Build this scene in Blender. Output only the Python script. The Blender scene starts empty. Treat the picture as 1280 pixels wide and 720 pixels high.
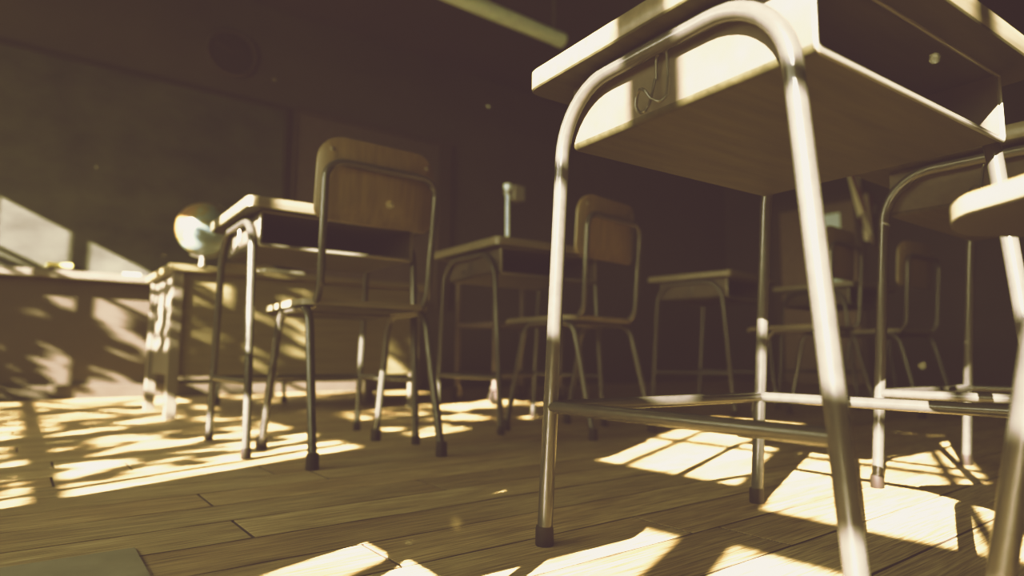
import bpy, bmesh, math, random
from mathutils import Vector, Matrix
PI = math.pi
random.seed(11)
C = bpy.context.scene.collection
SC = bpy.context.scene

# ------------------------------------------------------------------ materials
def nodes_of(name):
    m = bpy.data.materials.new(name); m.use_nodes = True
    nt = m.node_tree; nt.nodes.clear()
    out = nt.nodes.new('ShaderNodeOutputMaterial')
    b = nt.nodes.new('ShaderNodeBsdfPrincipled')
    nt.links.new(b.outputs[0], out.inputs[0])
    return m, nt, b
def noise(nt, scale, detail=3, stretch=(1, 1, 1), coord='Object', rough=.55):
    tc = nt.nodes.new('ShaderNodeTexCoord'); mp = nt.nodes.new('ShaderNodeMapping')
    mp.inputs['Scale'].default_value = stretch
    n = nt.nodes.new('ShaderNodeTexNoise'); n.inputs['Scale'].default_value = scale
    n.inputs['Detail'].default_value = detail; n.inputs['Roughness'].default_value = rough
    nt.links.new(tc.outputs[coord], mp.inputs[0]); nt.links.new(mp.outputs[0], n.inputs['Vector'])
    return n.outputs[0]
def ramp(nt, fac, stops):
    r = nt.nodes.new('ShaderNodeValToRGB'); e = r.color_ramp.elements
    while len(e) < len(stops): e.new(.5)
    for k, (p, c) in enumerate(stops): e[k].position = p; e[k].color = (*c, 1)
    nt.links.new(fac, r.inputs[0]); return r.outputs[0]
def bump(nt, b, h, strength, dist=.002):
    n = nt.nodes.new('ShaderNodeBump'); n.inputs['Strength'].default_value = strength
    n.inputs['Distance'].default_value = dist
    nt.links.new(h, n.inputs['Height']); nt.links.new(n.outputs[0], b.inputs['Normal'])
def mottled(name, c1, c2, scale=6, rough=.6, metal=0, stretch=(1, 1, 1), bmp=0, detail=4, rvar=0, coat=0):
    m, nt, b = nodes_of(name)
    n = noise(nt, scale, detail, stretch)
    nt.links.new(ramp(nt, n, [(.3, c1), (.7, c2)]), b.inputs['Base Color'])
    b.inputs['Roughness'].default_value = rough; b.inputs['Metallic'].default_value = metal
    if rough >= .6: b.inputs['Specular IOR Level'].default_value = .12
    if rvar:
        mr = nt.nodes.new('ShaderNodeMapRange'); mr.inputs['To Min'].default_value = rough - rvar
        mr.inputs['To Max'].default_value = rough + rvar
        nt.links.new(n, mr.inputs[0]); nt.links.new(mr.outputs[0], b.inputs['Roughness'])
    if bmp: bump(nt, b, n, bmp)
    if coat: b.inputs['Coat Weight'].default_value = coat
    return m
def plain(name, c, rough=.6, metal=0):
    return mottled(name, tuple(x*.9 for x in c), tuple(min(1, x*1.1) for x in c), 15, rough, metal)
M = {}
M['tube'] = mottled('worn_chrome_tube', (.042, .039, .036), (.052, .048, .044), 60, .24, .18, rvar=.02)
M['rubber'] = plain('dark_rubber', (.014, .010, .009), .6)
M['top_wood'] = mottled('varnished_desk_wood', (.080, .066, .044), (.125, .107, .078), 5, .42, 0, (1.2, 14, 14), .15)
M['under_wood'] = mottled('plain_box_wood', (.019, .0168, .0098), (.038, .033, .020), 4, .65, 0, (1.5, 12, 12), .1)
M['end_panel'] = mottled('cream_box_panel', (.052, .043, .035), (.074, .063, .053), 22, .62, 0, (1, 1, 1), .15)
M['ply'] = mottled('moulded_plywood', (0.0864, 0.0612, 0.0302), (0.1440, 0.1044, 0.0518), 5, .38, 0, (12, 12, 1.2), .1)
M['seat_ply'] = mottled('seat_plywood', (0.1280, 0.0960, 0.0520), (0.2000, 0.1520, 0.0880), 5, .38, 0, (12, 1.2, 12), .1)
M['seat_under'] = mottled('seat_underside_shade', (.010, .008, .006), (.016, .013, .009), 5, .6)  # shade under the seat put into a near-black colour
M['ply_edge'] = plain('pale_plywood_edge', (.13, .112, .08), .5)
M['rim'] = plain('steel_rim', (.20, .185, .165), .35, .6)
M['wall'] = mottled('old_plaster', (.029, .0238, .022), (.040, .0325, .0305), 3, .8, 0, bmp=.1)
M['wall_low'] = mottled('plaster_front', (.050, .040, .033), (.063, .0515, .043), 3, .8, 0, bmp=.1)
M['ceil'] = mottled('dim_ceiling', (0.0350, 0.0280, 0.0238), (0.0455, 0.0364, 0.0308), 2, .85)
M['board'] = mottled('dusty_chalkboard', (.030, .029, .0255), (.062, .060, .051), 3.5, .7, 0, (1, 1, 1.5), 0, 6)
M['board_frame'] = plain('board_wood_frame', (.026, .0195, .016), .6)
M['pin'] = mottled('grey_pinboard', (.072, .055, .053), (.088, .068, .065), 20, .85)
M['dark'] = plain('dark_frame', (.05, .037, .032), .6)
M['teacher'] = mottled('teacher_desk_wood', (0.0825, 0.0675, 0.0390), (0.1200, 0.0975, 0.0600), 4, .5, 0, (1, 12, 12))
M['legwood'] = mottled('pale_leg_wood', (0.0845, 0.0715, 0.0585), (0.1170, 0.1008, 0.0845), 8, .5)
M['lampw'] = plain('grey_lamp_housing', (.74, .88, 1.0), .5)
M['paper'] = mottled('grey_green_paper', (.195, .172, .135), (.27, .242, .19), 12, .8)
M['white'] = plain('white_paper', (0.5250, 0.5040, 0.4480), .8)
M['eraser'] = plain('felt_yellow', (.62, .55, .22), .9)
M['cart'] = plain('dark_cart_metal', (0.1120, 0.0880, 0.0800), .45, .3)
M['proj'] = plain('projector_grey', (.20, .19, .175), .45)
M['leaf'] = mottled('leaf_green', (.05, .09, .02), (.10, .16, .04), 10, .6)
M['bark'] = mottled('bark', (.10, .075, .05), (.16, .12, .08), 20, .9)
M['grass'] = mottled('grass_ground', (.10, .12, .04), (.16, .17, .07), 4, .9)
M['winframe'] = plain('white_window_frame', (0.2500, 0.2300, 0.2000), .5)
M['door'] = plain('brown_door', (.16, .11, .085), .5)
M['dust'] = None

def floor_mat():
    m, nt, b = nodes_of('oiled_floor_boards')
    at = nt.nodes.new('ShaderNodeAttribute'); at.attribute_name = 'tone'
    tc = nt.nodes.new('ShaderNodeTexCoord')
    add = nt.nodes.new('ShaderNodeVectorMath'); add.operation = 'ADD'
    sc = nt.nodes.new('ShaderNodeVectorMath'); sc.operation = 'SCALE'; sc.inputs['Scale'].default_value = 37.0
    nt.links.new(at.outputs['Vector'], sc.inputs[0])
    nt.links.new(tc.outputs['Object'], add.inputs[0]); nt.links.new(sc.outputs[0], add.inputs[1])
    def nz(scale, st, det):
        mp = nt.nodes.new('ShaderNodeMapping'); mp.inputs['Scale'].default_value = st
        nt.links.new(add.outputs[0], mp.inputs[0])
        n = nt.nodes.new('ShaderNodeTexNoise'); n.inputs['Scale'].default_value = scale; n.inputs['Detail'].default_value = det
        nt.links.new(mp.outputs[0], n.inputs['Vector']); return n.outputs[0]
    fine = nz(11, (1, 30, 1), 6); broad = nz(2.2, (1, 6, 1), 3); blot = nz(1.6, (1, 1, 1), 2)
    c1 = ramp(nt, fine, [(.34, (.135, .095, .056)), (.5, (.335, .255, .157)), (.66, (.54, .445, .305))])
    c2 = ramp(nt, broad, [(.3, (.62, .53, .43)), (.65, (1.08, 1.04, .96))])
    mx = nt.nodes.new('ShaderNodeMix'); mx.data_type = 'RGBA'; mx.blend_type = 'MULTIPLY'; mx.inputs[0].default_value = .8
    nt.links.new(c1, mx.inputs[6]); nt.links.new(c2, mx.inputs[7])
    c3 = ramp(nt, blot, [(.3, (.82, .70, .60)), (.6, (1.05, 1.05, 1.02))])
    m2 = nt.nodes.new('ShaderNodeMix'); m2.data_type = 'RGBA'; m2.blend_type = 'MULTIPLY'; m2.inputs[0].default_value = .7
    nt.links.new(mx.outputs[2], m2.inputs[6]); nt.links.new(c3, m2.inputs[7])
    sep = nt.nodes.new('ShaderNodeSeparateXYZ'); nt.links.new(at.outputs['Vector'], sep.inputs[0])
    mr = nt.nodes.new('ShaderNodeMapRange'); mr.inputs['To Min'].default_value = .8; mr.inputs['To Max'].default_value = 1.15
    nt.links.new(sep.outputs[0], mr.inputs[0])
    m3 = nt.nodes.new('ShaderNodeVectorMath'); m3.operation = 'SCALE'
    nt.links.new(m2.outputs[2], m3.inputs[0]); nt.links.new(mr.outputs[0], m3.inputs['Scale'])
    nt.links.new(m3.outputs[0], b.inputs['Base Color'])
    b.inputs['Roughness'].default_value = .5
    b.inputs['Specular IOR Level'].default_value = .35
    bump(nt, b, fine, .75, .003)
    return m
M['floor'] = floor_mat()

def glass_mat():
    m = bpy.data.materials.new('clear_window_glass'); m.use_nodes = True; nt = m.node_tree; nt.nodes.clear()
    o = nt.nodes.new('ShaderNodeOutputMaterial'); t = nt.nodes.new('ShaderNodeBsdfTransparent'); g = nt.nodes.new('ShaderNodeBsdfGlossy')
    g.inputs['Roughness'].default_value = .02
    x = nt.nodes.new('ShaderNodeMixShader'); x.inputs[0].default_value = .04
    nt.links.new(t.outputs[0], x.inputs[1]); nt.links.new(g.outputs[0], x.inputs[2]); nt.links.new(x.outputs[0], o.inputs[0])
    return m
M['glass'] = glass_mat()

def globe_mat():
    m, nt, b = nodes_of('printed_globe')
    n = noise(nt, 7, 6, (1, 1, 1))
    nt.links.new(ramp(nt, n, [(.44, (.12, .155, .16)), (.485, (.13, .165, .16)), (.50, (.13, .115, .045)), (.60, (.17, .10, .05))]), b.inputs['Base Color'])
    b.inputs['Roughness'].default_value = .35
    return m
M['globe'] = globe_mat()

def flag_mat():
    m, nt, b = nodes_of('striped_cloth')
    tc = nt.nodes.new('ShaderNodeTexCoord'); s = nt.nodes.new('ShaderNodeSeparateXYZ')
    nt.links.new(tc.outputs['UV'], s.inputs[0])
    w = nt.nodes.new('ShaderNodeMath'); w.operation = 'MULTIPLY'; w.inputs[1].default_value = 4.5
    f = nt.nodes.new('ShaderNodeMath'); f.operation = 'FRACT'
    nt.links.new(s.outputs[0], w.inputs[0]); nt.links.new(w.outputs[0], f.inputs[0])
    nt.links.new(ramp(nt, f.outputs[0], [(.49, (.10, .03, .025)), (.51, (.85, .78, .68))]), b.inputs['Base Color'])
    b.inputs['Roughness'].default_value = .9
    return m
M['flag'] = flag_mat()

def vision_mat():
    m, nt, b = nodes_of('frosted_glow_pane')
    b.inputs['Base Color'].default_value = (.36, .40, .36, 1); b.inputs['Roughness'].default_value = .5
    n = noise(nt, 3, 2)
    nt.links.new(ramp(nt, n, [(.2, (.13, .155, .135)), (.8, (.16, .185, .16))]), b.inputs['Emission Color'])
    b.inputs['Emission Strength'].default_value = .9  # pane glows by itself in place of light from the corridor behind
    return m
M['vision'] = vision_mat()

def dust_mat():
    m = bpy.data.materials.new('floating_dust'); m.use_nodes = True; nt = m.node_tree; nt.nodes.clear()
    o = nt.nodes.new('ShaderNodeOutputMaterial'); t = nt.nodes.new('ShaderNodeBsdfTransparent'); g = nt.nodes.new('ShaderNodeBsdfTranslucent')
    g.inputs['Color'].default_value = (.85, .85, .75, 1)
    x = nt.nodes.new('ShaderNodeMixShader'); x.inputs[0].default_value = .13
    nt.links.new(t.outputs[0], x.inputs[1]); nt.links.new(g.outputs[0], x.inputs[2]); nt.links.new(x.outputs[0], o.inputs[0])
    return m
M['dust'] = dust_mat()

# ------------------------------------------------------------------ helpers
def thing(name, label, cat, loc=(0, 0, 0), rotz=0, group=None):
    o = bpy.data.objects.new(name, None); C.objects.link(o)
    o.empty_display_size = .1
    o.location = loc; o.rotation_euler = (0, 0, rotz)
    o['label'] = label; o['category'] = cat
    if group: o['group'] = group
    return o
def obj(name, bm, mats, parent=None, smooth=False, label=None):
    me = bpy.data.meshes.new(name); bm.normal_update(); bm.to_mesh(me); bm.free()
    for m in (mats if isinstance(mats, (list, tuple)) else [mats]): me.materials.append(M[m])
    if smooth:
        me.polygons.foreach_set('use_smooth', [True]*len(me.polygons))
        try: me.set_sharp_from_angle(angle=math.radians(40))
        except Exception: pass
    o = bpy.data.objects.new(name, me); C.objects.link(o)
    if parent: o.parent = parent
    if label: o['label'] = label
    return o
def tag(o, label, cat, group=None):
    o['label'] = label; o['category'] = cat
    if group: o['group'] = group
    return o
def struct(name, bm, mats, parent=None, smooth=False):
    o = obj(name, bm, mats, parent, smooth)
    if not parent: o['kind'] = 'structure'
    return o
def dup(root, loc, rotz, label, group=None):
    r = root.copy(); C.objects.link(r); r.location = loc; r.rotation_euler = (0, 0, rotz)
    r['label'] = label
    if group: r['group'] = group
    for ch in list(root.children):
        c = ch.copy(); C.objects.link(c); c.parent = r
        for g in ch.children:
            d = g.copy(); C.objects.link(d); d.parent = c
    return r

def box(bm, x0, x1, y0, y1, z0, z1, bev=0, mi=0):
    vs = [bm.verts.new((x, y, z)) for x in (x0, x1) for y in (y0, y1) for z in (z0, z1)]
    fs = []
    for q in ((0, 1, 3, 2), (4, 6, 7, 5), (0, 4, 5, 1), (2, 3, 7, 6), (0, 2, 6, 4), (1, 5, 7, 3)):
        f = bm.faces.new([vs[i] for i in q]); f.material_index = mi; fs.append(f)
    if bev:
        es = list({e for f in fs for e in f.edges})
        bmesh.ops.bevel(bm, geom=es, offset=bev, segments=2, affect='EDGES', profile=.6)
    return vs
def fillet(pts, r, seg=7):
    """polyline with rounded inner corners; r one radius or one per inner corner"""
    P = [Vector(p) for p in pts]; out = [P[0]]
    for i in range(1, len(P)-1):
        rr = r[i-1] if isinstance(r, (list, tuple)) else r
        a = (P[i-1]-P[i]); b = (P[i+1]-P[i]); la, lb = a.length, b.length
        a.normalize(); b.normalize(); ang = a.angle(b)
        if rr <= 0 or ang > PI-.02: out.append(P[i]); continue
        t = min(rr/math.tan(ang/2), la*.49, lb*.49); r2 = t*math.tan(ang/2)
        cen = P[i]+(a+b).normalized()*(r2/math.sin(ang/2))
        s = P[i]+a*t-cen; e = P[i]+b*t-cen
        for k in range(seg+1): out.append(cen+s.normalized().slerp(e.normalized(), k/seg)*r2)
    out.append(P[-1]); return out
def tube(bm, pts, r, seg=14, cap=True, r1=None, mi=0):
    P = [Vector(p) for p in pts]; n = len(P); rings = []
    t0 = (P[1]-P[0]).normalized(); ref = Vector((0, 0, 1)) if abs(t0.z) < .9 else Vector((1, 0, 0))
    u = t0.cross(ref).normalized(); prev = t0
    for i in range(n):
        if i == 0: t = t0
        elif i == n-1: t = (P[i]-P[i-1]).normalized()
        else: t = ((P[i]-P[i-1]).normalized()+(P[i+1]-P[i]).normalized()).normalized()
        u = prev.rotation_difference(t) @ u; u = (u-t*u.dot(t)).normalized(); prev = t
        w = t.cross(u); rr = r if r1 is None else r+(r1-r)*i/(n-1)
        rings.append([bm.verts.new(P[i]+(u*math.cos(2*PI*k/seg)+w*math.sin(2*PI*k/seg))*rr) for k in range(seg)])
    for a, b in zip(rings, rings[1:]):
        for k in range(seg):
            f = bm.faces.new((a[k], a[(k+1) % seg], b[(k+1) % seg], b[k])); f.material_index = mi
    if cap:
        bm.faces.new(list(reversed(rings[0]))).material_index = mi; bm.faces.new(rings[-1]).material_index = mi
def lathe(bm, prof, seg=24, cen=(0, 0, 0), mi=0):
    rings = []
    for (r, z) in prof:
        rings.append([bm.verts.new((cen[0]+r*math.cos(2*PI*k/seg), cen[1]+r*math.sin(2*PI*k/seg), cen[2]+z)) for k in range(seg)] if r > 1e-6
                     else [bm.verts.new((cen[0], cen[1], cen[2]+z))])
    for a, b in zip(rings, rings[1:]):
        for k in range(seg):
            k2 = (k+1) % seg
            q = [a[k % len(a)], a[k2 % len(a)], b[k2 % len(b)], b[k % len(b)]]
            q2 = []
            for v in q:
                if v not in q2: q2.append(v)
            if len(q2) > 2: bm.faces.new(q2).material_index = mi
    if len(rings[0]) > 1: bm.faces.new(list(reversed(rings[0]))).material_index = mi
    if len(rings[-1]) > 1: bm.faces.new(rings[-1]).material_index = mi
def rrect(w0, w1, h0, h1, r, seg=6):
    """outline, counter-clockwise; r = (ll, lr, ur, ul)"""
    if not isinstance(r, (list, tuple)): r = (r,)*4
    out = []
    for (cx, cy, rr, a0) in ((w0+r[0], h0+r[0], r[0], PI), (w1-r[1], h0+r[1], r[1], 1.5*PI), (w1-r[2], h1-r[2], r[2], 0), (w0+r[3], h1-r[3], r[3], .5*PI)):
        for k in range(seg+1):
            a = a0+k/seg*PI/2; out.append((cx+rr*math.cos(a), cy+rr*math.sin(a)))
    return out
def plate(bm, outline, t, fmap, bev=0.0):
    """outline in 2D extruded by t, softened at its edges, mapped by fmap(a,b,c) into 3D"""
    n = len(outline); cx = sum(p[0] for p in outline)/n; cy = sum(p[1] for p in outline)/n
    lay = [(0, bev), (bev, 0), (t-bev, 0), (t, bev)] if bev else [(0, 0), (t, 0)]
    rings = []
    for (h, ins) in lay:
        ring = []
        for (a, b) in outline:
            d = math.hypot(a-cx, b-cy); k = (d-ins)/d
            ring.append(bm.verts.new(fmap(cx+(a-cx)*k, cy+(b-cy)*k, h)))
        rings.append(ring)
    for a, b in zip(rings, rings[1:]):
        for k in range(n): bm.faces.new((a[k], a[(k+1) % n], b[(k+1) % n], b[k]))
    for ring, rev, h in ((rings[0], True, 0), (rings[-1], False, t)):
        # concentric fill keeps curved plates smooth
        prev = ring
        for s in (.75, .5, .25):
            cur = []
            for (a, b) in outline: cur.append(bm.verts.new(fmap(cx+(a-cx)*s, cy+(b-cy)*s, h)))
            for k in range(n):
                q = (prev[k], prev[(k+1) % n], cur[(k+1) % n], cur[k]); bm.faces.new(q if not rev else q[::-1])
            prev = cur
        cv = bm.verts.new(fmap(cx, cy, h))
        for k in range(n):
            q = (prev[k], prev[(k+1) % n], cv); bm.faces.new(q if not rev else q[::-1])
    bmesh.ops.recalc_face_normals(bm, faces=bm.faces[:])
nb = bmesh.new

# ------------------------------------------------------------------ the room
XL, XR, YF, YB, ZC = -2.65, 7.4, 4.9, -3.2, 3.0
SX, SY, SZ = 1.0, .42, -.475            # direction the sunlight travels

def make_floor():
    bm = nb(); lay = bm.verts.layers.float_vector.new('tone')
    W = .129; y0 = .908-W*32
    known = {.838: [.423], 1.1: [.306], 1.36: [.306], 1.745: [.08], 2.0: [.09], 2.335: [.043], 1.225: [.733], 1.61: [.499], .71: [.87]}
    g = .0024
    for i in range(int((YF-y0)/W)+1):
        a, b = y0+i*W, min(y0+(i+1)*W, YF)
        if a >= YF or b < YB: continue
        a = max(a, YB); mid = (a+b)/2; js = None
        for k, v in known.items():
            if abs(k-mid) < .05: js = list(v)
        if js is None: js = [random.uniform(-2, 0)]
        xs = sorted(js); x = xs[0]
        while x > XL: x -= random.uniform(1.5, 2.3); xs.insert(0, x)
        x = xs[-1]
        while x < XR: x += random.uniform(1.5, 2.3); xs.append(x)
        for p, q in zip(xs, xs[1:]):
            p, q = max(p, XL), min(q, XR)
            if q-p < .05: continue
            tone = (random.random(), random.random(), random.random()); n0 = len(bm.verts)
            wob = random.uniform(0, .0003); c = .0006
            z = -wob
            o = [bm.verts.new((x_, y_, -.012)) for x_, y_ in ((p+g, a+g), (q-g, a+g), (q-g, b-g), (p+g, b-g))]
            m_ = [bm.verts.new((x_, y_, z-c)) for x_, y_ in ((p+g, a+g), (q-g, a+g), (q-g, b-g), (p+g, b-g))]
            t_ = [bm.verts.new((x_, y_, z)) for x_, y_ in ((p+g+c, a+g+c), (q-g-c, a+g+c), (q-g-c, b-g-c), (p+g+c, b-g-c))]
            for r0, r1 in ((o, m_), (m_, t_)):
                for k in range(4): bm.faces.new((r0[k], r0[(k+1) % 4], r1[(k+1) % 4], r1[k])).material_index = 1 if r0 is o else 0
            bm.faces.new(t_)
            for v in o+m_+t_: v[lay] = tone
    # dark sub-floor showing in the joints
    vs = [bm.verts.new(p) for p in ((XL, YB, -.011), (XR, YB, -.011), (XR, YF, -.011), (XL, YF, -.011))]
    f = bm.faces.new(vs); f.material_index = 1
    return struct('floor', bm, ['floor', 'dark'])
make_floor()
bm = nb(); box(bm, XL-.2, XR+.2, YB-.2, YF+.2, ZC, ZC+.12); struct('ceiling', bm, 'ceil')
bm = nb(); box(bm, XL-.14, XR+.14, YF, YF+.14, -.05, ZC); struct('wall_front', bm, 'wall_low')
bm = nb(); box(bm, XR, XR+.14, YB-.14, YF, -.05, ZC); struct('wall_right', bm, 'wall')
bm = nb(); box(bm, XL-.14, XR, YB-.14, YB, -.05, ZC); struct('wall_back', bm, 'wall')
# beam of dark plaster where front wall meets ceiling
bm = nb(); box(bm, XL, XR, YF-.03, YF, 0, .09, .004); struct('baseboard_front', bm, 'wall_low')
bm = nb(); box(bm, XR-.02, XR, YB, YF-.03, 0, .09, .004); struct('baseboard_right', bm, 'board_frame')

# left wall with its windows, laid out from where the sunlight has to fall
XF = XL-.05                                  # plane of the window frames
zw = lambda X: -SZ*(X-XF)
yw = lambda I: I+SY*XF
ZT, ZS = zw(2.69), zw(-.62)
pairs = [(-2.42, -1.43), (-.24, .75), (1.49, 2.49), (2.65, 3.75), (3.91, 4.95)]
FR = .075
def wall_left():
    bm = nb(); x0, x1 = XL-.12, XL
    box(bm, x0, x1, YB-.14, YF+.14, -.05, ZS-FR); box(bm, x0, x1, YB-.14, YF+.14, ZT+FR, ZC)
    ys = [YB-.14]+[v for p in pairs for v in (yw(p[0])-FR, yw(p[1])+FR)]+[YF+.14]
    for a, b in zip(ys[::2], ys[1::2]): box(bm, x0, x1, a, b, ZS-FR, ZT+FR)
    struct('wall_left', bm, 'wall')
wall_left()
for k, (a, b) in enumerate(pairs):
    root = bpy.data.objects.new('window_%d' % (k+1), None); C.objects.link(root); root['kind'] = 'structure'
    root.location = (XF, yw((a+b)/2), ZS)
    h = ZT-ZS; ya, yb = yw(a)-root.location.y, yw(b)-root.location.y
    bm = nb(); d = .022
    box(bm, -d, d, ya-FR, ya, -FR, h+FR); box(bm, -d, d, yb, yb+FR, -FR, h+FR)
    box(bm, -d, d, ya, yb, -FR, 0); box(bm, -d, d, ya, yb, h, h+FR)
    if k < 4: box(bm, -d*.9, d*.9, -.037, .037, 0, h)
    zz = lambda X: zw(X)-ZS
    if k == 1: box(bm, -d*.8, d*.8, 0, yb, zz(.84), zz(1.26))
    box(bm, -d*.8, d*.8, ya, yb, zz(.87), zz(1.10))
    for X in (.065, 1.79): box(bm, -.012, .012, ya, yb, zz(X-.022), zz(X+.022))
    offs = [-.40, .40]
    if k == 4: offs = [4.766-(a+b)/2]
    if k == 1: offs = [-.155-(a+b)/2, .63-(a+b)/2]
    for o_ in offs:
        w_ = .018 if k == 4 else .011
        box(bm, -.012, .012, o_-w_, o_+w_, 0, h)
    obj('window_frame', bm, 'winframe', root)
    bm = nb(); box(bm, -.003, .003, ya, yb, 0, h); obj('pane', bm, 'glass', root)
    bm = nb(); box(bm, .03, .16, ya-.09, yb+.09, -FR-.035, -FR, .006); obj('window_sill', bm, 'winframe', root)
    if k > 1:                       # added roller blind, out of view, lowered to cut off high sunlight
        bm = nb(); X = (2.5, 2.5, 2.38)[k-2]
        box(bm, .040, .044, ya-.04, yb+.04, zz(X+.04), h+FR+.06); tube(bm, [(.045, ya-.06, h+FR+.09), (.045, yb+.06, h+FR+.09)], .035, 14)
        tube(bm, [(.042, ya-.04, zz(X+.04)), (.042, yb+.04, zz(X+.04))], .012, 8)
        obj('added_blind', bm, 'winframe', root)

# ------------------------------------------------------------------ school desk
DD, DL = .468, .513                     # foot spacing, depth and length
TR = .0112
def make_desk(label, loc, rz, group):
    t = thing('school_desk', label, 'desk', loc, rz, group)
    u = lambda uu: DD/2-uu                    # u counts from the front feet towards the pupil
    hx = DL/2
    # tabletop: thick board with softened corners
    bm = nb()
    plate(bm, rrect(-hx-.033, hx+.033, u(.487), u(-.004), .022, 5), .032, lambda a, b, c: (a, b, .689+c), .0025)
    bm.normal_update()
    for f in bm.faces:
        if f.normal.z < -.5: f.material_index = 1  # underside takes the darker wood, its shade put into the colour
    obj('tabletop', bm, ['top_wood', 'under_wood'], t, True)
    # open book box under the top: floor board, three panels, lower edge rounded
    u0, u1, v0, z0, z1, th = .055, .440, hx-.014, .5895, .689, .008
    bm = nb(); r = .009; out = []
    for k in range(7):
        a = PI+k/6*PI/2; out.append((-v0+r+r*math.cos(a), z0+r+r*math.sin(a)))
    for k in range(7):
        a = 1.5*PI+k/6*PI/2; out.append((v0-r+r*math.cos(a), z0+r+r*math.sin(a)))
    out = [(-v0, z1)]+out+[(v0, z1)]
    inn = []
    for (x, z) in out:
        inn.append((max(-v0+th, min(v0-th, x*(v0-th)/v0)), max(z, z0) if z > z0+r else z+th*(1-(z-z0)/r*.6)))
    n = len(out); A = [[bm.verts.new((x, yy, z)) for x, z in prof] for prof in (out, inn) for yy in (u(u1), u(u0))]
    o0, o1, i0, i1 = A
    for k in range(n-1):
        end = k in (0, n-2)
        bm.faces.new((o0[k], o1[k], o1[k+1], o0[k+1])).material_index = 1 if end else 0
        bm.faces.new((i0[k], i0[k+1], i1[k+1], i1[k])).material_index = 1 if end else 3  # inner faces coloured dark to stand in for shade inside the box
        bm.faces.new((o0[k], o0[k+1], i0[k+1], i0[k])).material_index = 2
    fr = bm.faces.new(o1); fr.material_index = 0
    fr2 = bm.faces.new(i1[::-1]); fr2.material_index = 3
    bmesh.ops.recalc_face_normals(bm, faces=bm.faces[:])
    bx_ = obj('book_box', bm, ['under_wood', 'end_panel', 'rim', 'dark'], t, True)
    # steel bead round the mouth of the box
    bm = nb(); loop = [Vector((x, u(u1)-.001, z)) for x, z in out]
    loop = loop+[Vector((x*.999, u(u1)-.001, .6885)) for x in (v0*.5, 0, -v0*.5, -v0)]
    tube(bm, loop, .0028, 8); obj('box_rim', bm, 'rim', bx_, True)
    # legs: each side is one bent tube, split at mid span into its two legs
    for s in (-1, 1):
        path = fillet([(s*hx, u(0), .012), (s*hx, u(.053), .674), (s*hx, u(.416), .674), (s*hx, u(DD), .012)], .105, 10)
        m = len(path)//2
        midp = (path[m-1]+path[m])/2
        for part in (path[:m]+[midp], [midp]+path[m:]):
            foot = part[0] if part[0].z < .1 else part[-1]
            bm = nb(); tube(bm, part, TR); lg = obj('leg', bm, 'tube', t, True)
            bm = nb()
            lathe(bm, [(.0130, 0), (.0140, .002), (.0134, .024), (.0126, .028), (.0113, .0285)], 16, (foot.x, foot.y, 0))
            obj('rubber_foot', bm, 'rubber', lg, True)
    zb = .203; ub = lambda uu: u(.053*zb/.674+uu*(DD-2*.053*zb/.674))
    br = .0095
    for ends in (((-hx, ub(0), zb), (-hx, ub(1), zb)), ((hx, ub(0), zb), (hx, ub(1), zb)), ((-hx, ub(0), zb), (hx, ub(0), zb))):
        bm = nb(); tube(bm, ends, br, 12); obj('foot_bar', bm, 'tube', t, True)
    # bag hook of bent wire on the end panel
    bm = nb(); x_ = -v0-.004
    pts = [(x_, u(.228), .636), (x_-.004, u(.232), .664), (x_-.006, u(.243), .668), (x_-.006, u(.252), .664), (x_-.007, u(.2545), .63), (x_-.010, u(.2535), .603),
           (x_-.016, u(.247), .5955), (x_-.022, u(.238), .602), (x_-.024, u(.230), .615), (x_-.023, u(.221), .621),
           (x_-.020, u(.212), .615), (x_-.018, u(.208), .603), (x_-.016, u(.211), .594), (x_-.014, u(.218), .592), (x_-.010, u(.224), .602), (x_-.005, u(.226), .622), (x_-.003, u(.228), .636)]
    tube(bm, fillet(pts, .006, 4), .0021, 8); obj('bag_hook', bm, 'tube', t, True)
    return t
grp = 'school desks standing in rows'
desk = make_desk('large foreground school desk with a wire bag hook on its sunlit end panel', (.878, .492, 0), math.radians(-3.55), grp)
dup(desk, (.768, 2.055, 0), math.radians(-1.2), 'school desk with sunlit top edge, in front of the teacher desk with the globe')
dup(desk, (1.657, 2.092, 0), math.radians(-1.6), 'shaded middle school desk with a projector arm rising behind its near corner')
dup(desk, (1.745, .395, 0), math.radians(-1.0), 'school desk partly hidden behind the raised round-edged seat at the right')
dup(desk, (3.04, 2.11, 0), math.radians(7.6), 'distant shaded school desk seen between the centre chair and the large desk')
dup(desk, (3.98, 1.89, 0), math.radians(0), 'farthest school desk, mostly hidden behind the bright leg of the large desk')

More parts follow.
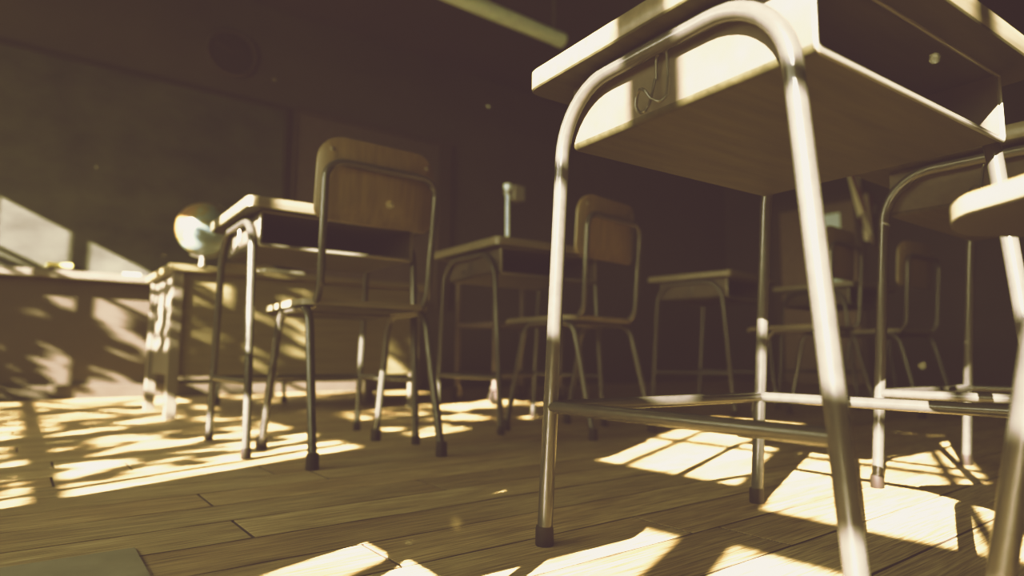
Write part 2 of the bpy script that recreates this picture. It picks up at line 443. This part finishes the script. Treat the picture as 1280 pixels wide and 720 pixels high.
# ------------------------------------------------------------------ school chair
def make_chair(label, loc, rz, group):
    t = thing('school_chair', label, 'chair', loc, rz, group)
    # seat: pressed plywood, front lip rolled down, slightly hollow
    bm = nb()
    def seatmap(a, b, c):
        lip = max(0, (b-.13)/.10); hollow = -.006*(1-min(1, (a/.19)**2))*(1-min(1, (b/.2)**2))
        return (a, b, .411+c-.012*lip*lip+hollow)
    plate(bm, rrect(-.193, .193, -.132, .235, (.05, .05, .05, .05), 7), .019, seatmap, .002)
    bm.normal_update()
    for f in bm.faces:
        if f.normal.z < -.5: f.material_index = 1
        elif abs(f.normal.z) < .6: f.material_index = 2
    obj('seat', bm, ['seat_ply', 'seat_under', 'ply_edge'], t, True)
    # backrest: curved plywood leaning back
    bm = nb()
    def backmap(a, b, c):
        lean = -.150-.079*(b-.412)
        return (a, lean+.020+.028*(a/.178)**2-c*.99, b)
    plate(bm, rrect(-.178, .178, .640, .868, (.035, .035, .062, .062), 7), .011, backmap, .002)
    obj('backrest', bm, 'ply', t, True)
    # back frame: one tube from under the seat, up behind the panel and across
    bm = nb()
    pts = [(-.150, .10, .412), (-.160, -.150, .412), (-.168, -.180, .792), (.168, -.180, .792), (.160, -.150, .412), (.150, .10, .412)]
    tube(bm, fillet(pts, [.07, .05, .05, .07], 8), .0102); obj('back_frame', bm, 'tube', t, True)
    # legs: bent tube each side, split into front and rear leg
    for s in (-1, 1):
        path = fillet([(s*.184, .207, .012), (s*.174, .115, .407), (s*.174, -.115, .407), (s*.184, -.207, .012)], .062, 9)
        m = len(path)//2; midp = (path[m-1]+path[m])/2
        for part in (path[:m]+[midp], [midp]+path[m:]):
            foot = part[0] if part[0].z < .1 else part[-1]
            bm = nb(); tube(bm, part, .0112); lg = obj('leg', bm, 'tube', t, True)
            bm = nb(); lathe(bm, [(.0150, 0), (.0168, .002), (.0155, .034), (.0142, .040), (.0114, .041)], 16, (foot.x, foot.y, 0))
            obj('rubber_foot', bm, 'rubber', lg, True)
    bm = nb(); tube(bm, [(-.168, .06, .407), (.168, .06, .407)], .0085, 10); obj('cross_bar', bm, 'tube', t, True)
    # rivets holding the panel on the tube
    for s in (-1, 1):
        bm = nb(); lathe(bm, [(0, 0), (.007, 0), (.007, .002), (.004, .004), (0, .0045)], 12)
        bmesh.ops.transform(bm, matrix=Matrix.Translation((s*.145, -.1605, .830)) @ Matrix.Rotation(PI/2, 4, 'X'), verts=bm.verts[:])
        obj('rivet', bm, 'rim', t, True)
    return t
grc = 'school chairs behind the desks'
chair = make_chair('wooden school chair seen whole from behind, before the brown pinboard', (.774, 1.766, 0), math.radians(0), grc)
dup(chair, (1.708, 1.79, 0), math.radians(8), 'shaded school chair with rounded back, seen just beside the bright leg of the large desk')
dup(chair, (2.93, 1.50, 0), math.radians(3), 'distant school chair beside the door with the tall pale pane')
dup(chair, (3.60, 1.42, 0), math.radians(-4), 'farthest small school chair, alone against the plain right wall')
dup(chair, (.742, -.062, 0), math.radians(-31.5), 'school chair cut off by the right edge, its pale seat rim in sunlight')
dup(chair, (-.226, .568, 0), math.radians(180), 'school chair by the windows beyond the left edge, turned to face the other chairs')
dup(chair, (1.13, 4.12, 0), math.radians(172), 'school chair hidden behind the teacher desk, only its sunlit legs showing below the panel')

# ------------------------------------------------------------------ front of the room
# chalkboard
t = thing('chalkboard', 'long dark green chalkboard with a sunlit lower corner on the front wall', 'chalkboard', (.0, YF, .80))
bx0, bx1 = -2.2, 1.52
bm = nb(); box(bm, bx0, bx1, -.022, -.002, .0, 1.38); obj('writing_surface', bm, 'board', t)
bm = nb()
for a in ((bx0-.035, bx1+.035, 1.38, 1.42), ): box(bm, a[0], a[1], -.034, -.002, a[2], a[3], .003)
box(bm, bx0-.035, bx0, -.034, -.002, 0, 1.38, .003); box(bm, bx1, bx1+.035, -.034, -.002, 0, 1.38, .003)
obj('frame', bm, 'board_frame', t)
bm = nb(); box(bm, bx0-.035, bx1+.035, -.10, -.002, -.045, 0, .004); obj('chalk_tray', bm, 'legwood', t)
t = thing('board_eraser', 'yellow felt board eraser lying on the chalk tray', 'eraser', (.17, YF-.055, .80))
bm = nb(); box(bm, -.065, .065, -.025, .025, .0, .022, .003); obj('felt_pad', bm, 'dark', t)
bm = nb(); box(bm, -.067, .067, -.027, .027, .022, .045, .006); obj('handle', bm, 'eraser', t)
bm = nb(); tube(bm, [(-.05, 0, .008), (.05, 0, .008)], .008, 10)
o = tag(obj('chalk_stick', bm, 'white'), 'stub of white chalk on the chalk tray near the teacher desk', 'chalk'); o.location = (.56, YF-.06, .80)

# pinboard
t = thing('pinboard', 'large brown pinboard in a dark frame right of the chalkboard', 'pinboard', (2.26, YF, .75))
bm = nb(); box(bm, -.64, .64, -.015, -.002, 0, 1.45); obj('cork_panel', bm, 'pin', t)
bm = nb(); box(bm, -.66, .78, -.05, -.002, 1.45, 1.50, .003); box(bm, .64, .78, -.05, -.002, -.05, 1.45, .003)
box(bm, -.66, -.64, -.03, -.002, -.05, 1.45, .003); box(bm, -.64, .64, -.03, -.002, -.05, 0, .003); obj('frame', bm, 'dark', t)

# wall clock
t = thing('wall_clock', 'round dark wall clock high above the chalkboard', 'clock', (1.11, YF, 2.53))
def disc(bm, r, y0, y1, seg=36):
    lathe(bm, [(0, 0), (r, 0), (r, y1-y0), (0, y1-y0)], seg)
    bmesh.ops.transform(bm, matrix=Matrix.Translation((0, y1, 0)) @ Matrix.Rotation(PI/2, 4, 'X'), verts=bm.verts[:])
bm = nb(); disc(bm, .165, -.03, -.002); obj('face', bm, 'board_frame', t, True)
bm = nb(); ring = [Vector((math.cos(a)*.17, -.025, math.sin(a)*.17)) for a in [2*PI*k/40 for k in range(41)]]
tube(bm, ring, .016, 10); obj('rim', bm, 'dark', t, True)
for ang, ln in ((60, .085), (-70, .125)):
    bm = nb(); a = math.radians(ang); tube(bm, [(0, -.034, 0), (math.sin(a)*ln, -.034, math.cos(a)*ln)], .005, 6); obj('hand', bm, 'dark', t)

# teacher desk
t = thing('teacher_desk', 'long wooden teacher desk with globe, dappled sunlight on its front panel', 'desk', (1.14, 3.42, 0))
TW, TD, TH = .62, .30, .68
bm = nb(); box(bm, -TW-.02, TW+.06, -TD-.02, TD+.02, TH-.028, TH, .004); obj('tabletop', bm, 'teacher', t)
bm = nb(); box(bm, -TW+.045, TW-.02, -TD+.02, -TD+.038, .185, TH-.028, .002); obj('front_panel', bm, 'teacher', t)
bm = nb(); box(bm, -TW+.02, -TW+.038, -TD+.05, TD-.06, .19, TH-.028, .002); obj('side_panel', bm, 'legwood', t)
bm = nb(); box(bm, TW-.038, TW-.02, -TD+.05, TD-.06, .19, TH-.028, .002); obj('side_panel', bm, 'legwood', t)
for sx in (-1, 1):
    for sy in (-1, 1):
        bm = nb(); cx, cy = sx*(TW-.022), sy*(TD-.02)
        box(bm, cx-.022, cx+.022, cy-.02, cy+.02, .0, TH-.028, .003); obj('leg', bm, 'legwood', t)
bm = nb(); tube(bm, [(-TW+.02, -TD+.03, .16), (TW-.02, -TD+.03, .16)], .010, 10); obj('stretcher', bm, 'tube', t, True)

# globe
gx, gy = .69, 3.40; GC = .222; GR = .130
t = thing('desk_globe', 'school globe half in sunlight on the left end of the teacher desk', 'globe', (gx, gy, TH))
bm = nb(); bmesh.ops.create_uvsphere(bm, u_segments=40, v_segments=24, radius=GR)
tilt = Matrix.Rotation(math.radians(23), 4, 'Y')
bmesh.ops.transform(bm, matrix=Matrix.Translation((0, 0, GC)) @ tilt, verts=bm.verts[:]); obj('sphere', bm, 'globe', t, True)
bm = nb(); arc = []
for k in range(25):
    a = math.radians(-90-23+k*180/24)
    arc.append(Vector((math.cos(a)*(GR+.012), 0, GC+math.sin(a)*(GR+.012))))
tube(bm, arc, .0045, 8); obj('meridian_arm', bm, 'rim', t, True)
bm = nb(); lathe(bm, [(.075, 0), (.075, .008), (.05, .016), (.018, .03), (.011, .06), (.010, GC-GR-.006)], 24); obj('base', bm, 'legwood', t, True)
bm = nb()
for k in range(5): box(bm, -.105+k*.002, .105-k*.001, -.15, .15-k*.002, k*.004, k*.004+.0035)
o = tag(obj('paper_stack', bm, 'white'), 'thin stack of papers lying on the teacher desk', 'papers'); o.location = (1.0, 3.30, TH); o.rotation_euler.z = .12

# rolling cart with the overhead projector
t = thing('rolling_cart', 'low dark rolling cart on black castors beyond the middle desks', 'cart', (2.49, 3.24, 0), math.radians(3))
cw, cd = .285, .20
for z in (.155, .46, .80):
    bm = nb(); box(bm, -cw, cw, -cd, cd, z, z+.03, .004); obj('shelf', bm, 'cart', t)
for sx in (-1, 1):
    for sy in (-1, 1):
        bm = nb(); box(bm, sx*(cw-.012)-.012, sx*(cw-.012)+.012, sy*(cd-.012)-.012, sy*(cd-.012)+.012, .10, .80, .002)
        obj('post', bm, 'cart', t)
        bm = nb(); lathe(bm, [(0, -.014), (.04, -.014), (.045, -.008), (.045, .008), (.04, .014), (0, .014)], 20)
        bmesh.ops.transform(bm, matrix=Matrix.Translation((sx*(cw-.012), sy*(cd-.012), .045)) @ Matrix.Rotation(PI/2, 4, 'X'), verts=bm.verts[:])
        cs = obj('castor', bm, 'rubber', t, True)
        bm = nb(); x0, y0 = sx*(cw-.012), sy*(cd-.012)
        box(bm, x0-.012, x0+.012, y0-.024, y0-.016, .035, .105); box(bm, x0-.012, x0+.012, y0+.016, y0+.024, .035, .105); box(bm, x0-.012, x0+.012, y0-.024, y0+.024, .098, .108)
        obj('fork', bm, 'cart', cs)
t = thing('overhead_projector', 'overhead projector on the rolling cart, its thin upright arm rising above the desk', 'projector', (2.49, 3.24, .83), math.radians(3))
bm = nb(); box(bm, -.17, .17, -.165, .165, .012, .17, .012); obj('body', bm, 'cart', t)
bm = nb(); box(bm, -.14, .14, -.14, .14, .170, .174); obj('glass_stage', bm, 'proj', t)
bm = nb(); tube(bm, [(-.155, -.15, .10), (-.155, -.15, .50)], .0115, 12); ar = obj('arm', bm, 'lampw', t, True)
bm = nb(); box(bm, -.165, -.05, -.165, -.12, .455, .485, .006)
vs = box(bm, -.125, -.04, -.185, -.10, .425, .52, .008); hd = obj('lens_head', bm, 'proj', t)
bm = nb(); lathe(bm, [(.022, 0), (.026, .004), (.026, .03), (.018, .034)], 18, (-.155, -.15, .49)); obj('height_knob', bm, 'lampw', ar, True)
bm = nb()
for sx in (-1, 1):
    for sy in (-1, 1): lathe(bm, [(.012, 0), (.012, .013)], 10, (sx*.13, sy*.13, 0))
obj('rubber_pads', bm, 'rubber', t)

# fluorescent lamp on rods
t = thing('fluorescent_lamp', 'grey tubular fluorescent lamp hanging from thin rods near the ceiling', 'lamp', (2.92, 3.22, 2.54))
bm = nb(); tube(bm, [(-1.5, 0, 0), (0, 0, 0)], .052, 20); obj('housing', bm, 'lampw', t, True)
for x in (-.02, -1.48):
    bm = nb(); tube(bm, [(x-.03, 0, 0), (x+.03, 0, 0)], .054, 20); obj('end_cap', bm, 'lampw', t, True)
for x in (-.07, -1.42):
    bm = nb(); tube(bm, [(x, 0, .05), (x, 0, ZC-2.54)], .008, 8); obj('rod', bm, 'rim', t, True)
    bm = nb(); lathe(bm, [(.04, 0), (.04, -.012), (.012, -.03)], 16, (x, 0, ZC-2.54)); obj('ceiling_plate', bm, 'rim', t, True)

# right wall: door with tall pane, sign, flag
root = bpy.data.objects.new('door_1', None); C.objects.link(root); root['kind'] = 'structure'; root.location = (XR, 3.66, 0)
bm = nb(); box(bm, -.03, -.001, -.45, .45, 0, 2.08, .004); obj('door_leaf', bm, 'door', root)
bm = nb(); box(bm, -.05, -.001, -.53, -.45, 0, 2.16); box(bm, -.05, -.001, .45, .53, 0, 2.16); box(bm, -.05, -.001, -.45, .45, 2.08, 2.16); obj('door_frame', bm, 'dark', root)
bm = nb(); box(bm, -.036, -.029, -.285, -.02, 1.12, 1.96); obj('pane', bm, 'vision', root)
bm = nb(); tube(bm, [(-.03, -.38, 1.0), (-.08, -.38, 1.0), (-.08, -.27, 1.0)], .010, 8); obj('door_handle', bm, 'rim', root)
bm = nb(); box(bm, -.012, -.001, -.09, .09, -.035, .035, .002)
o = tag(obj('wall_card', bm, 'white'), 'small pale blank card on the wall above the door', 'card'); o.location = (XR, 3.72, 2.30)
t = thing('wall_flag', 'striped cloth flag drooping from a slanted pole right of the door', 'flag', (XR, 3.04, 2.15))
bm = nb(); uvl = bm.loops.layers.uv.new('UVMap'); NX, NZ = 18, 14; g = []
for i in range(NX+1):
    row = []
    for j in range(NZ+1):
        a, b = i/NX, j/NZ
        row.append(bm.verts.new((-.06-.30*a-.03*math.sin(a*16+b*2), .10*a-.045*math.sin(a*13+1)-.15*b*a, .40*a-.10-.62*b*(1-.12*math.sin(a*9)))))
    g.append(row)
for i in range(NX):
    for j in range(NZ):
        f = bm.faces.new((g[i][j], g[i+1][j], g[i+1][j+1], g[i][j+1]))
        for l, (p, q) in zip(f.loops, ((i, j), (i+1, j), (i+1, j+1), (i, j+1))): l[uvl].uv = (p/NX, q/NZ)
obj('cloth', bm, 'flag', t, True)
bm = nb(); tube(bm, [(-.01, -.02, -.22), (-.40, .10, .36)], .009, 10); obj('pole', bm, 'board_frame', t, True)
bm = nb(); box(bm, -.03, -.001, -.05, .01, -.27, -.17, .004); obj('bracket', bm, 'rim', t)

# sheet of paper on the floor
bm = nb(); box(bm, -.15, .15, -.105, .105, .0, .0022)
o = tag(obj('paper_sheet', bm, 'paper'), 'grey-green sheet of paper lying on the floor boards at lower left', 'paper'); o.location = (.001, .972, .0006); o.rotation_euler.z = -.01

# ------------------------------------------------------------------ outside
bm = nb(); box(bm, -40, XL-.14, -30, 40, -.6, -.3); struct('ground', bm, 'grass')
t = thing('garden_tree', 'leafy tree outside the windows casting dappled shade', 'tree', (-5.6, 1.4, -.3))
rt = Vector(t.location); rr = random.Random(5)
bm = nb(); tube(bm, [(-1.2, 3.6, 0), (-1.15, 3.5, 1.6), (-1.0, 3.4, 2.6), (-.9, 3.3, 4.6)], .16, 12, r1=.05); obj('trunk', bm, 'bark', t, True)
bm = nb()
def P3(X, I, x): return Vector((x, I+SY*x, -SZ*(X-x)))-rt
for (Xa, Ia, Xb, Ib, r) in ((1.3, 1.7, -.2, 5.2, .035), (1.1, 2.3, .9, 5.4, .03), (-.3, 2.3, 1.3, 4.4, .028), (.4, 3.4, -.5, 5.2, .025), (1.4, 3.0, .2, 4.2, .02)):
    x = rr.uniform(-5.3, -4.6); a, b = P3(Xa, Ia, x), P3(Xb, Ib, x+.2); m = (a+b)/2+Vector((0, 0, .06))
    tube(bm, fillet([a, m, b], .4), r, 8, r1=r*.5)
obj('branches', bm, 'bark', t, True)
bm = nb()
def leaf(p, L, Wd, d, n):
    d = d.normalized(); w = d.cross(n).normalized()
    pts = [p-d*L, p-d*L*.4+w*Wd, p+d*L*.3+w*Wd*.9, p+d*L, p+d*L*.3-w*Wd*.9, p-d*L*.4-w*Wd]
    bm.faces.new([bm.verts.new(q) for q in pts])
from mathutils import noise as mnoise
def shade(I, X):
    # how much of the light is taken away where this sun ray goes (0..1)
    if I < 1.66 or X < -.9: return 0
    if I > 3.78: return (.8 if I > 4.84 else .5 if I > 4.5 else .4) if X < 1.72-.25*max(0, 4.5-I) else 0
    if I > 3.02: return .50 if X < 2.0 else 0
    if I > 2.35: return .50 if X < .95 else (.62 if X < 2.0 else (.8 if X < 2.75 else 0))
    return .63 if X < 1.75 else 0
for _ in range(3600):
    I = rr.uniform(1.66, 5.2); X = rr.uniform(-.9, 2.8); p_ = shade(I, X)
    v = mnoise.noise(Vector((I*4.2, X*4.2, 3.7)))*.75+mnoise.noise(Vector((I*9.5, X*9.5, 8.1)))*.45
    if p_ == 0 or v < (.5-p_)*1.5: continue
    x = rr.uniform(-5.2, -4.6)
    leaf(P3(X, I, x), rr.uniform(.04, .075), rr.uniform(.016, .028), Vector((rr.uniform(-.4, .4), 1, rr.uniform(-.45, .25))), Vector((1, .42, rr.uniform(-.9, .1))))
for _ in range(700):       # the crown above and behind
    v = Vector((rr.uniform(-1, .5), rr.uniform(2.4, 5.6), rr.uniform(3.4, 5.4)))
    leaf(v, rr.uniform(.08, .15), .06, Vector((rr.uniform(-1, 1), rr.uniform(-1, 1), rr.uniform(-1, .3))), Vector((rr.uniform(-1, 1), rr.uniform(-1, 1), 1)))
obj('foliage', bm, 'leaf', t)

# ------------------------------------------------------------------ camera
f_px, pitch, roll, hcam, yaw = 794.45, .1094, .0058, .2752, .6579
cam = bpy.data.cameras.new('camera'); co = bpy.data.objects.new('camera', cam); C.objects.link(co)
fw = Vector((math.sin(yaw)*math.cos(pitch), math.cos(yaw)*math.cos(pitch), math.sin(pitch)))
rg = Vector((math.cos(yaw), -math.sin(yaw), 0)); up = rg.cross(fw)
r2 = rg*math.cos(roll)+up*math.sin(roll); u2 = -rg*math.sin(roll)+up*math.cos(roll)
mat = Matrix((r2, u2, -fw)).transposed().to_4x4(); mat.translation = (0, 0, hcam)
co.matrix_world = mat
cam.sensor_width = 36; cam.lens = f_px/1280*36; cam.clip_start = .01
cam.dof.use_dof = True; cam.dof.focus_distance = .95; cam.dof.aperture_fstop = 2.2
SC.camera = co

# floating dust caught by the light
bm = nb()
for (px, py, d, rad) in ((570, 655, .42, .0034), (487, 256, .55, .0030), (1153, 457, .6, .0030), (1168, 73, .55, .0032), (343, 100, .55, .0011), (512, 678, .5, .0011), (625, 590, .5, .0012),
                         (600, 394, .5, .0012), (120, 209, .55, .0012), (205, 320, .5, .0014), (610, 133, .55, .0011)):
    p = Vector((0, 0, hcam))+(fw+r2*((px-640)/f_px)+u2*((360-py)/f_px))*d
    bmesh.ops.create_icosphere(bm, subdivisions=2, radius=rad, matrix=Matrix.Translation(p))
o = obj('dust', bm, 'dust', None, True); tag(o, 'specks of dust floating in the sunlit air', 'dust'); o['kind'] = 'stuff'

# ------------------------------------------------------------------ light
sun = bpy.data.lights.new('sun', 'SUN'); so = bpy.data.objects.new('sun', sun); C.objects.link(so)
sun.energy = 90; sun.angle = math.radians(.3); sun.color = (1, .93, .78)
so.rotation_euler = Vector((SX, SY, SZ)).to_track_quat('-Z', 'Y').to_euler()
so.location = (-8, -3, 5)
w = bpy.data.worlds.new('sky'); SC.world = w; w.use_nodes = True
nt = w.node_tree; bg = nt.nodes['Background']
tc = nt.nodes.new('ShaderNodeTexCoord'); sp = nt.nodes.new('ShaderNodeSeparateXYZ'); nt.links.new(tc.outputs['Generated'], sp.inputs[0])
rp = nt.nodes.new('ShaderNodeValToRGB'); rp.color_ramp.elements[0].color = (.95, .88, .70, 1); rp.color_ramp.elements[1].color = (.55, .65, .72, 1)
nt.links.new(sp.outputs[2], rp.inputs[0]); nt.links.new(rp.outputs[0], bg.inputs[0]); bg.inputs[1].default_value = 22
for k, (a, b) in enumerate(pairs):          # the same openings guide the sampling of sky light
    l = bpy.data.lights.new('window_portal', 'AREA'); l.shape = 'RECTANGLE'; l.size = ZT-ZS; l.size_y = b-a
    l.cycles.is_portal = True
    lo = bpy.data.objects.new('window_portal', l); C.objects.link(lo)
    lo.location = (XL-.005, yw((a+b)/2), (ZT+ZS)/2); lo.rotation_euler = (0, -PI/2, 0)

# ------------------------------------------------------------------ look
vs = SC.view_settings; vs.view_transform = 'Standard'; vs.look = 'None'; vs.exposure = 0; vs.gamma = 1
vs.use_curve_mapping = True
cm = vs.curve_mapping; cm.use_clip = True; cm.extend = 'HORIZONTAL'
def setc(i, pts):
    cu = cm.curves[i]
    while len(cu.points) > 2: cu.points.remove(cu.points[1])
    cu.points[0].location = pts[0]; cu.points[1].location = pts[-1]
    for p in pts[1:-1]: cu.points.new(*p)
setc(0, [(0, .041), (.25, .32), (.6, .72), (1, .925)])
setc(1, [(0, .0235), (.25, .295), (.6, .69), (1, .885)])
setc(2, [(0, .0242), (.12, .092), (.42, .50), (1, .80)])
cm.update()
SC.cycles.max_bounces = 8; SC.cycles.diffuse_bounces = 5; SC.cycles.transparent_max_bounces = 12
SC.cycles.sample_clamp_indirect = 6; SC.cycles.caustics_reflective = False; SC.cycles.caustics_refractive = False
